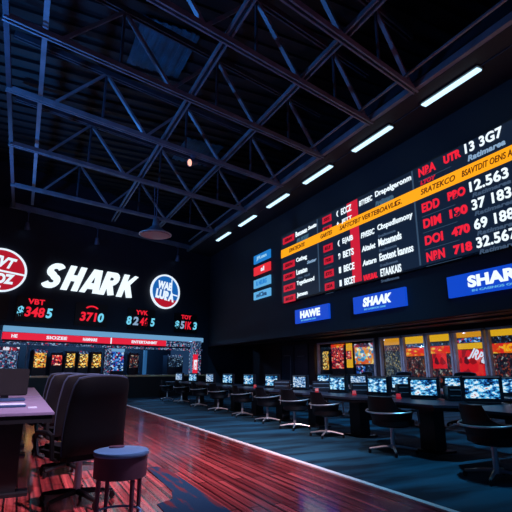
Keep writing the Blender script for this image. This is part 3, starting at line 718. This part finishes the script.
def monitor(scr):
    t = empty('betting_monitor')
    MB().box((0, .02, .185), (.5, .09, .33), bev=.012).build('housing', 'housing', t)
    MB().box((0, -.028, .185), (.405, .012, .24)).build('screen', scr, t)
    MB().box((0, -.03, .335), (.44, .006, .008)).build('bezel_light', 'dim_led', t)
    MB().box((0, .05, .05), (.2, .06, .1)).build('stand', 'black_plastic', t)
    MB().box((0, .02, .011), (.4, .26, .022), bev=.006).build('base', 'housing', t)
    return t
pr = [monitor('scr_a'), monitor('scr_b'), monitor('scr_c')]
used = [0, 0, 0]
DZ = .736
ms = [(5.98, 4.58, 0), (6.0, 5.68, 0), (6.1, 6.9, 1), (6.1, 8.15, 1), (6.1, 9.66, 2), (6.1, 11.07, 0), (6.15, 12.58, 0), (6.2, 14.28, 1), (6.2, 15.9, 2), (6.15, 17.62, 1), (6.1, 19.25, 2)]
ml = ['large lit betting monitor on the front row desk nearest the right photo edge', 'lit betting monitor second from the right, just left of the largest one', 'lit betting monitor third from the right in the front row'] + ['small lit betting monitor in the front row, %s from the right' % s for s in ('fourth', 'fifth', 'sixth', 'seventh', 'eighth', 'ninth', 'tenth')] + ['small lit betting monitor in the front row, farthest away by the lit pillar']
def put_monitor(k, loc, a, lb, grp, sc_=1):
    m_ = pr[k] if not used[k] else copy_tree(pr[k]); used[k] = 1
    m_.location = loc; m_.rotation_euler = (0, 0, R(a)); m_.scale = (sc_,)*3; tag(m_, lb, 'monitor', grp)
for i, ((x_, y_, k), lb) in enumerate(zip(ms, ml)): put_monitor(k, (x_, y_, DZ), (-46, -58, -78, -80, -76, -70, -76, -68, -74, -68, -70)[i], lb, 'lit monitors on the front row of desks', 1.1 if i == 0 else 1)
m2 = [(8.05, 5.62, 1), (8.05, 6.75, 0), (8.05, 9.85, 2), (8.05, 11.4, 0), (8.05, 8.3, 1)]
l2 = ['lit monitor at the right photo edge, behind the largest monitor', 'small lit monitor on the back row desk, left of the largest front monitor', 'small lit monitor on the back row desk below the orange picture screen', 'small lit monitor on the back row desk below the narrow yellow machine', 'lit monitor on the back row desk, middle of the row']
for (x_, y_, k), lb in zip(m2, l2): put_monitor(k, (x_, y_, DZ), -60, lb, 'lit monitors on the back row of desks')

# dark device stacks and small red devices between the monitors
pp = None
for k, (x_, y_) in enumerate(((6.95-.75, 5.15), (6.25, 6.28), (6.2, 7.5), (6.2, 8.9), (6.0, 10.35))):
    if pp is None:
        pp = empty('receipt_printer'); MB().box((0, 0, .11), (.42, .3, .22), bev=.012).build('housing', 'housing', pp)
        MB().box((0, -.152, .17), (.36, .01, .02)).box((0, -.152, .08), (.36, .01, .012)).build('slot_trim', 'steel', pp); p = pp
    else: p = copy_tree(pp)
    p.location = (x_, y_, DZ); p.rotation_euler = (0, 0, R(-35)); tag(p, 'dark device box with pale slots, %s' % ('just left of the largest monitor', 'right of the third monitor from the right', 'between third and fourth front monitors from the right', 'left of the fourth monitor from the right', 'beside the fifth monitor from the right')[k], 'printer', 'device boxes between the monitors')
rp = None
for k, (x_, y_) in enumerate(((5.72, 5.98), (5.78, 7.22), (5.78, 8.48), (5.7, 11.3))):
    if rp is None:
        rp = MB().prism([(-.04, -.03), (.04, -.03), (.04, .03), (-.04, .03)], 0, .025).box((0, .015, .045), (.07, .025, .07), rx=R(-20)).build('card_reader', 'red_button'); p = rp
    else: p = copy_tree(rp)
    p.location = (x_, y_, DZ); p.rotation_euler = (0, 0, R(-35)); tag(p, 'small red card reader beside the %s front row monitor from the right' % ('second', 'third', 'fourth', 'sixth')[k], 'card reader', 'red card readers on the desks')

# high backed chairs in the back row
def exec_chair(w_=.55, top=1.15):
    t = empty('office_chair')
    g = []
    for i in range(9):
        q = i/8; z = .46+(top-.46)*q; y = .22+.1*q+.035*math.sin(q*math.pi*1.0)*-1; ww = w_*(.5+.03*math.sin(q*math.pi)) * (1 if q < .93 else .94) * (1.08-.13*q)
        g.append([(ww*(-1+2*j/8), y-.035*(1-(2*j/8-1)**2)*-1, z + (0 if q < .9 else -.025*abs(-1+2*j/8)**3)) for j in range(9)])
    MB().shell(g, .07).build('backrest', 'leather', t, True)
    edge = [g[i][0] for i in range(9)]+[g[8][j] for j in range(1, 9)]+[g[7-i][8] for i in range(8)]
    MB().tube([(p[0], p[1]+.0, p[2]) for p in edge], .011, 6).build('piping', 'leather_edge', t, True)
    MB().box((0, -.02, .46), (.56, .54, .12), bev=.045).build('seat', 'leather', t, True)
    for s in (-1, 1):
        MB().tube([(s*.29, .16, .42), (s*.35, .16, .44), (s*.355, .13, .63), (s*.355, .05, .65), (s*.355, -.17, .64), (s*.35, -.2, .58), (s*.345, -.14, .44), (s*.29, -.12, .42)], .022, 8).build('armrest', 'black_plastic', t, True)
    MB().tube([(0, 0, .08), (0, 0, .4)], [.035, .028], 12).box((0, 0, .39), (.26, .26, .03)).build('column', 'chrome', t, True)
    for k in range(5):
        a = R(18+72*k); c, s = math.cos(a), math.sin(a)
        lg = MB().tube([(0, 0, .1), (.15*c, .15*s, .095), (.33*c, .33*s, .07)], [.03, .024, .016], 8).build('base_leg', 'black_plastic', t, True)
        MB().lathe([(.026, -.015), (.03, 0), (.026, .015)], 12).build('x', 'black_plastic') if 0 else None
        MB().box((.33*c, .33*s, .032), (.05, .035, .064), rz=a, bev=.012).build('caster', 'black_plastic', lg)
    return t
ex = exec_chair()
eh = [(.6, 4.9, 22, 'black high back office chair, nearest the camera beside the round stool'), (.64, 6.3, 20, 'black high back office chair second from the camera at the long left desk'), (.58, 7.75, 20, 'black high back office chair third from the camera at the long left desk'), (.62, 9.4, 20, 'black high back office chair farthest from the camera at the left desks')]
for k, (x_, y_, a, lb) in enumerate(eh):
    c = ex if k == 0 else copy_tree(ex); c.location = (x_, y_, 0); c.rotation_euler = (0, 0, R(180+a)); tag(c, lb, 'chair', 'high back chairs beside the left desks')
bc = [(8.95-.1, 6.1, 60), (8.85, 7.35, 80), (8.85, 9.3, 75), (8.85, 10.8, 70)]
for k, (x_, y_, a) in enumerate(bc):
    c = copy_tree(ex); c.location = (x_, y_, 0); c.rotation_euler = (0, 0, R(-90+(a-70))); tag(c, 'black high back chair behind back row desks, %s' % ('at the right photo edge', 'just left of the largest monitor', 'in front of the second window', 'in front of the orange picture machine')[k], 'chair', 'high back chairs behind the back row desks')

# left desks
G4 = 'long desks at the left photo edge'
def ldesk(x0, x1, y0, y1, lb):
    t = empty('long_desk', ((x0+x1)/2, (y0+y1)/2, 0)); tag(t, lb, 'desk', G4); a, b_ = (x1-x0)/2, (y1-y0)/2
    MB().box((0, 0, .775), (2*a, 2*b_, .03), bev=.006).build('desktop', 'left_desk_top', t)
    MB().box((0, 0, .725), (2*a-.03, 2*b_-.03, .07)).build('apron', 'desk_black', t)
    for s in (-1, 1):
        MB().box((a-.58, s*(b_-.28), .345), (.62, .08, .69)).box((a-.52, s*(b_-.28), .015), (.72, .22, .03)).build('slab_leg', 'desk_black', t)
ldesk(-1.5, .36, 5.2, 8.15, 'long desk with lilac grey top at the left photo edge, nearest the camera')
ldesk(-1.5, .36, 8.45, 12.6, 'long desk with lilac grey top behind the nearest left desk')
t = empty('desktop_computer', (-.15, 7.3, .79), R(4)); tag(t, 'dark computer monitor seen from behind on the nearest left desk', 'monitor')
MB().box((0, 0, .25), (.55, .06, .36), bev=.012).build('housing', 'black_plastic', t)
MB().box((0, .02, .06), (.1, .05, .12)).build('stand', 'black_plastic', t); MB().box((0, -.03, .02), (.5, .24, .036), bev=.008).build('base', 'tablet', t)
t = empty('laptop', (-.15, 6.15, .79), R(3)); tag(t, 'closed pale blue laptop lying near the front edge of the left desk', 'laptop')
MB().box((0, 0, .014), (.5, .3, .024), bev=.006).build('body', 'tablet', t); MB().box((0, 0, .03), (.49, .29, .006), bev=.002).build('lid', 'paper', t)
tag(MB().box((0, 0, .004), (.09, .13, .008)).build('notecard', 'paper', None, loc=(.17, 5.9, .79)), 'small pale card beside the laptop on the left desk', 'card')

# round stool in the foreground
t = empty('round_stool', (.76, 3.76, 0)); t.scale = (.9, .9, 1); tag(t, 'round metal topped stool with dark skirt in the left foreground', 'stool')
MB().lathe([(.2, .575), (.225, .58), (.23, .595), (.225, .61), (.2, .615), (.001, .615)], 40).build('seat_top', 'stool_metal', t, True)
MB().lathe([(.19, .43), (.215, .43), (.218, .58), (.19, .58)], 40).build('skirt', 'stool_side', t, True)
for k in range(4):
    a = R(20+90*k); MB().tube([(.19*math.cos(a), .19*math.sin(a), .5), (.2*math.cos(a), .2*math.sin(a), .0)], [.02, .014], 10).build('leg', 'stool_side', t, True)
ring_pts = [(.185*math.cos(2*math.pi*k/24), .185*math.sin(2*math.pi*k/24), .18) for k in range(24)]
MB().tube(ring_pts, .009, 6, True).build('foot_ring', 'stool_metal', t, True)
tag(MB().prism([(x*.06, y*.035) for x, y in disc(20)], 0, .012).build('ashtray', 'stool_side', None, loc=(.74, 3.86, .615)), 'small dark dish on top of the round stool', 'dish')

# ------------------------------------------------------------------ lamps and light
def lamp(kind, loc, energy, rgb, size=.2, aim=None, angle=70, blend=.8, name='lamp_light'):
    d = bpy.data.lights.new(name, kind); d.energy = energy; d.color = lin(rgb)[:3]
    if kind in ('POINT', 'SPOT'): d.shadow_soft_size = size
    if kind == 'SPOT': d.spot_size = R(angle); d.spot_blend = blend
    o = bpy.data.objects.new(name, d); col.objects.link(o); o.location = loc
    if aim: o.rotation_euler = (Vector(aim)-Vector(loc)).to_track_quat('-Z', 'Y').to_euler()
    return o
G5 = 'added fill spots on the unseen front bar'  # unseen bar and spots, added to light floor, desks and carpet
tag(MB().bar((-1.0, 2.6, 7.3), (7.4, 3.2, 7.3), .08, .08).build('fill_spot_bar', 'steel_dark'), 'added dark steel bar above the camera carrying the fill spots', 'bar')
for x_, aim, e, rgb, ang, s in ((1.2, (1.6, 8.5, 0), 4600, (255, 208, 218), 66, 'pale pink'), (2.6, (0.5, 5.2, 0), 1300, (205, 200, 255), 56, 'lilac'), (4.6, (5.2, 7.5, 0), 1300, (110, 195, 240), 84, 'blue'), (6.4, (6.0, 14, 0), 2700, (100, 190, 245), 60, 'cyan')):
    y_ = 2.6+(x_+1)*.6/8.4
    spot(x_, y_, 7.26, .2, 'added fill spotlight with %s light on the unseen bar above the camera' % s, 'spot_glow', (Vector(aim)-Vector((x_, y_, 7.0))), grp=G5)
    dr = (Vector(aim)-Vector((x_, y_, 7.0))).normalized()
    lamp('SPOT', tuple(Vector((x_, y_, 7.04))+dr*.2), e, rgb, .12, aim, ang)
# added unseen washers: blue fill for the roof steel, red one beyond the frame
def fill_washer(x_, y_, z_, rz, lb, rgb, e, aim):
    t = empty('fill_washer_lamp', (x_, y_, z_), rz); tag(t, lb, 'fill lamp', 'added fill lamps below the roof')
    MB().box((0, -.1, 0), (.5, .16, .12), bev=.02).build('housing', 'lamp_body', t); MB().box((0, -.1, .065), (.44, .12, .01)).build('lens', 'spot_glow_blue', t)
    fr = Matrix.Rotation(rz, 3, 'Z') @ Vector((0, -.12, .22))
    lamp('SPOT', tuple(Vector((x_, y_, z_))+fr), e, rgb, .15, aim, 130)
fill_washer(-2.34, 8.2, 5.2, R(90), 'added blue fill lamp on the left wall, nearer one', (70, 155, 255), 600, (2.5, 10, 9))
fill_washer(-2.34, 15.2, 5.2, R(90), 'added blue fill lamp on the left wall, farther one', (70, 155, 255), 600, (2.5, 15, 9))
fill_washer(8.98, 1.2, 5.0, R(-90), 'added red fill lamp on the right wall beyond the frame', (255, 60, 80), 90, (4, 6, 9))

# added lamps brightening the lounge behind the counter, and light of the recess downlights
for u in (-8.5, -5.5, -2.5):
    p = bw(u, -1.6); ll = empty('lounge_fill_lamp', (p[0], p[1], 2.9)); tag(ll, 'added small blue white fill lamp under the lounge ceiling, %s' % {-8.5: 'left', -5.5: 'middle', -2.5: 'right'}[u], 'lamp', 'added lounge fill lamps')
    MB().lathe([(.05, 0), (.1, -.06), (.1, -.1)], 16).build('shade', 'lamp_body', ll); MB().lathe([(.08, -.1), (.08, -.11)], 16).build('bulb', 'spot_glow_blue', ll)
    lamp('POINT', (p[0], p[1], 2.7), 150, (110, 185, 255), .08)
for x_, y_ in ((10.1, 11.1), (9.8, 13.1), (9.7, 15.6), (9.9, 8.9), (9.9, 6.9)):
    lamp('SPOT', (x_, y_, 2.5), 60, (190, 210, 255), .04, (x_+.4, y_, 0), 165, .6)
w = bpy.data.worlds.new('World'); sc.world = w; w.use_nodes = True
bgn = w.node_tree.nodes['Background']; bgn.inputs[0].default_value = (.012, .035, .09, 1); bgn.inputs[1].default_value = 1.0

# ------------------------------------------------------------------ camera
cd = bpy.data.cameras.new('Camera'); cam = bpy.data.objects.new('Camera', cd); col.objects.link(cam); sc.camera = cam
cd.sensor_fit = 'HORIZONTAL'; cd.sensor_width = 36; cd.lens = 36*451/512; cd.clip_end = 200; cd.clip_start = .05
cam.location = (0, 0, 1.2); cam.rotation_euler = (R(90+14.2), 0, R(-26.9))
sc.view_settings.view_transform = 'Standard'; sc.view_settings.look = 'None'; sc.view_settings.gamma = 1; sc.view_settings.exposure = 0
try: sc.view_settings.use_curve_mapping = False
except Exception: pass
try: sc.cycles.use_denoising = True
except Exception: pass
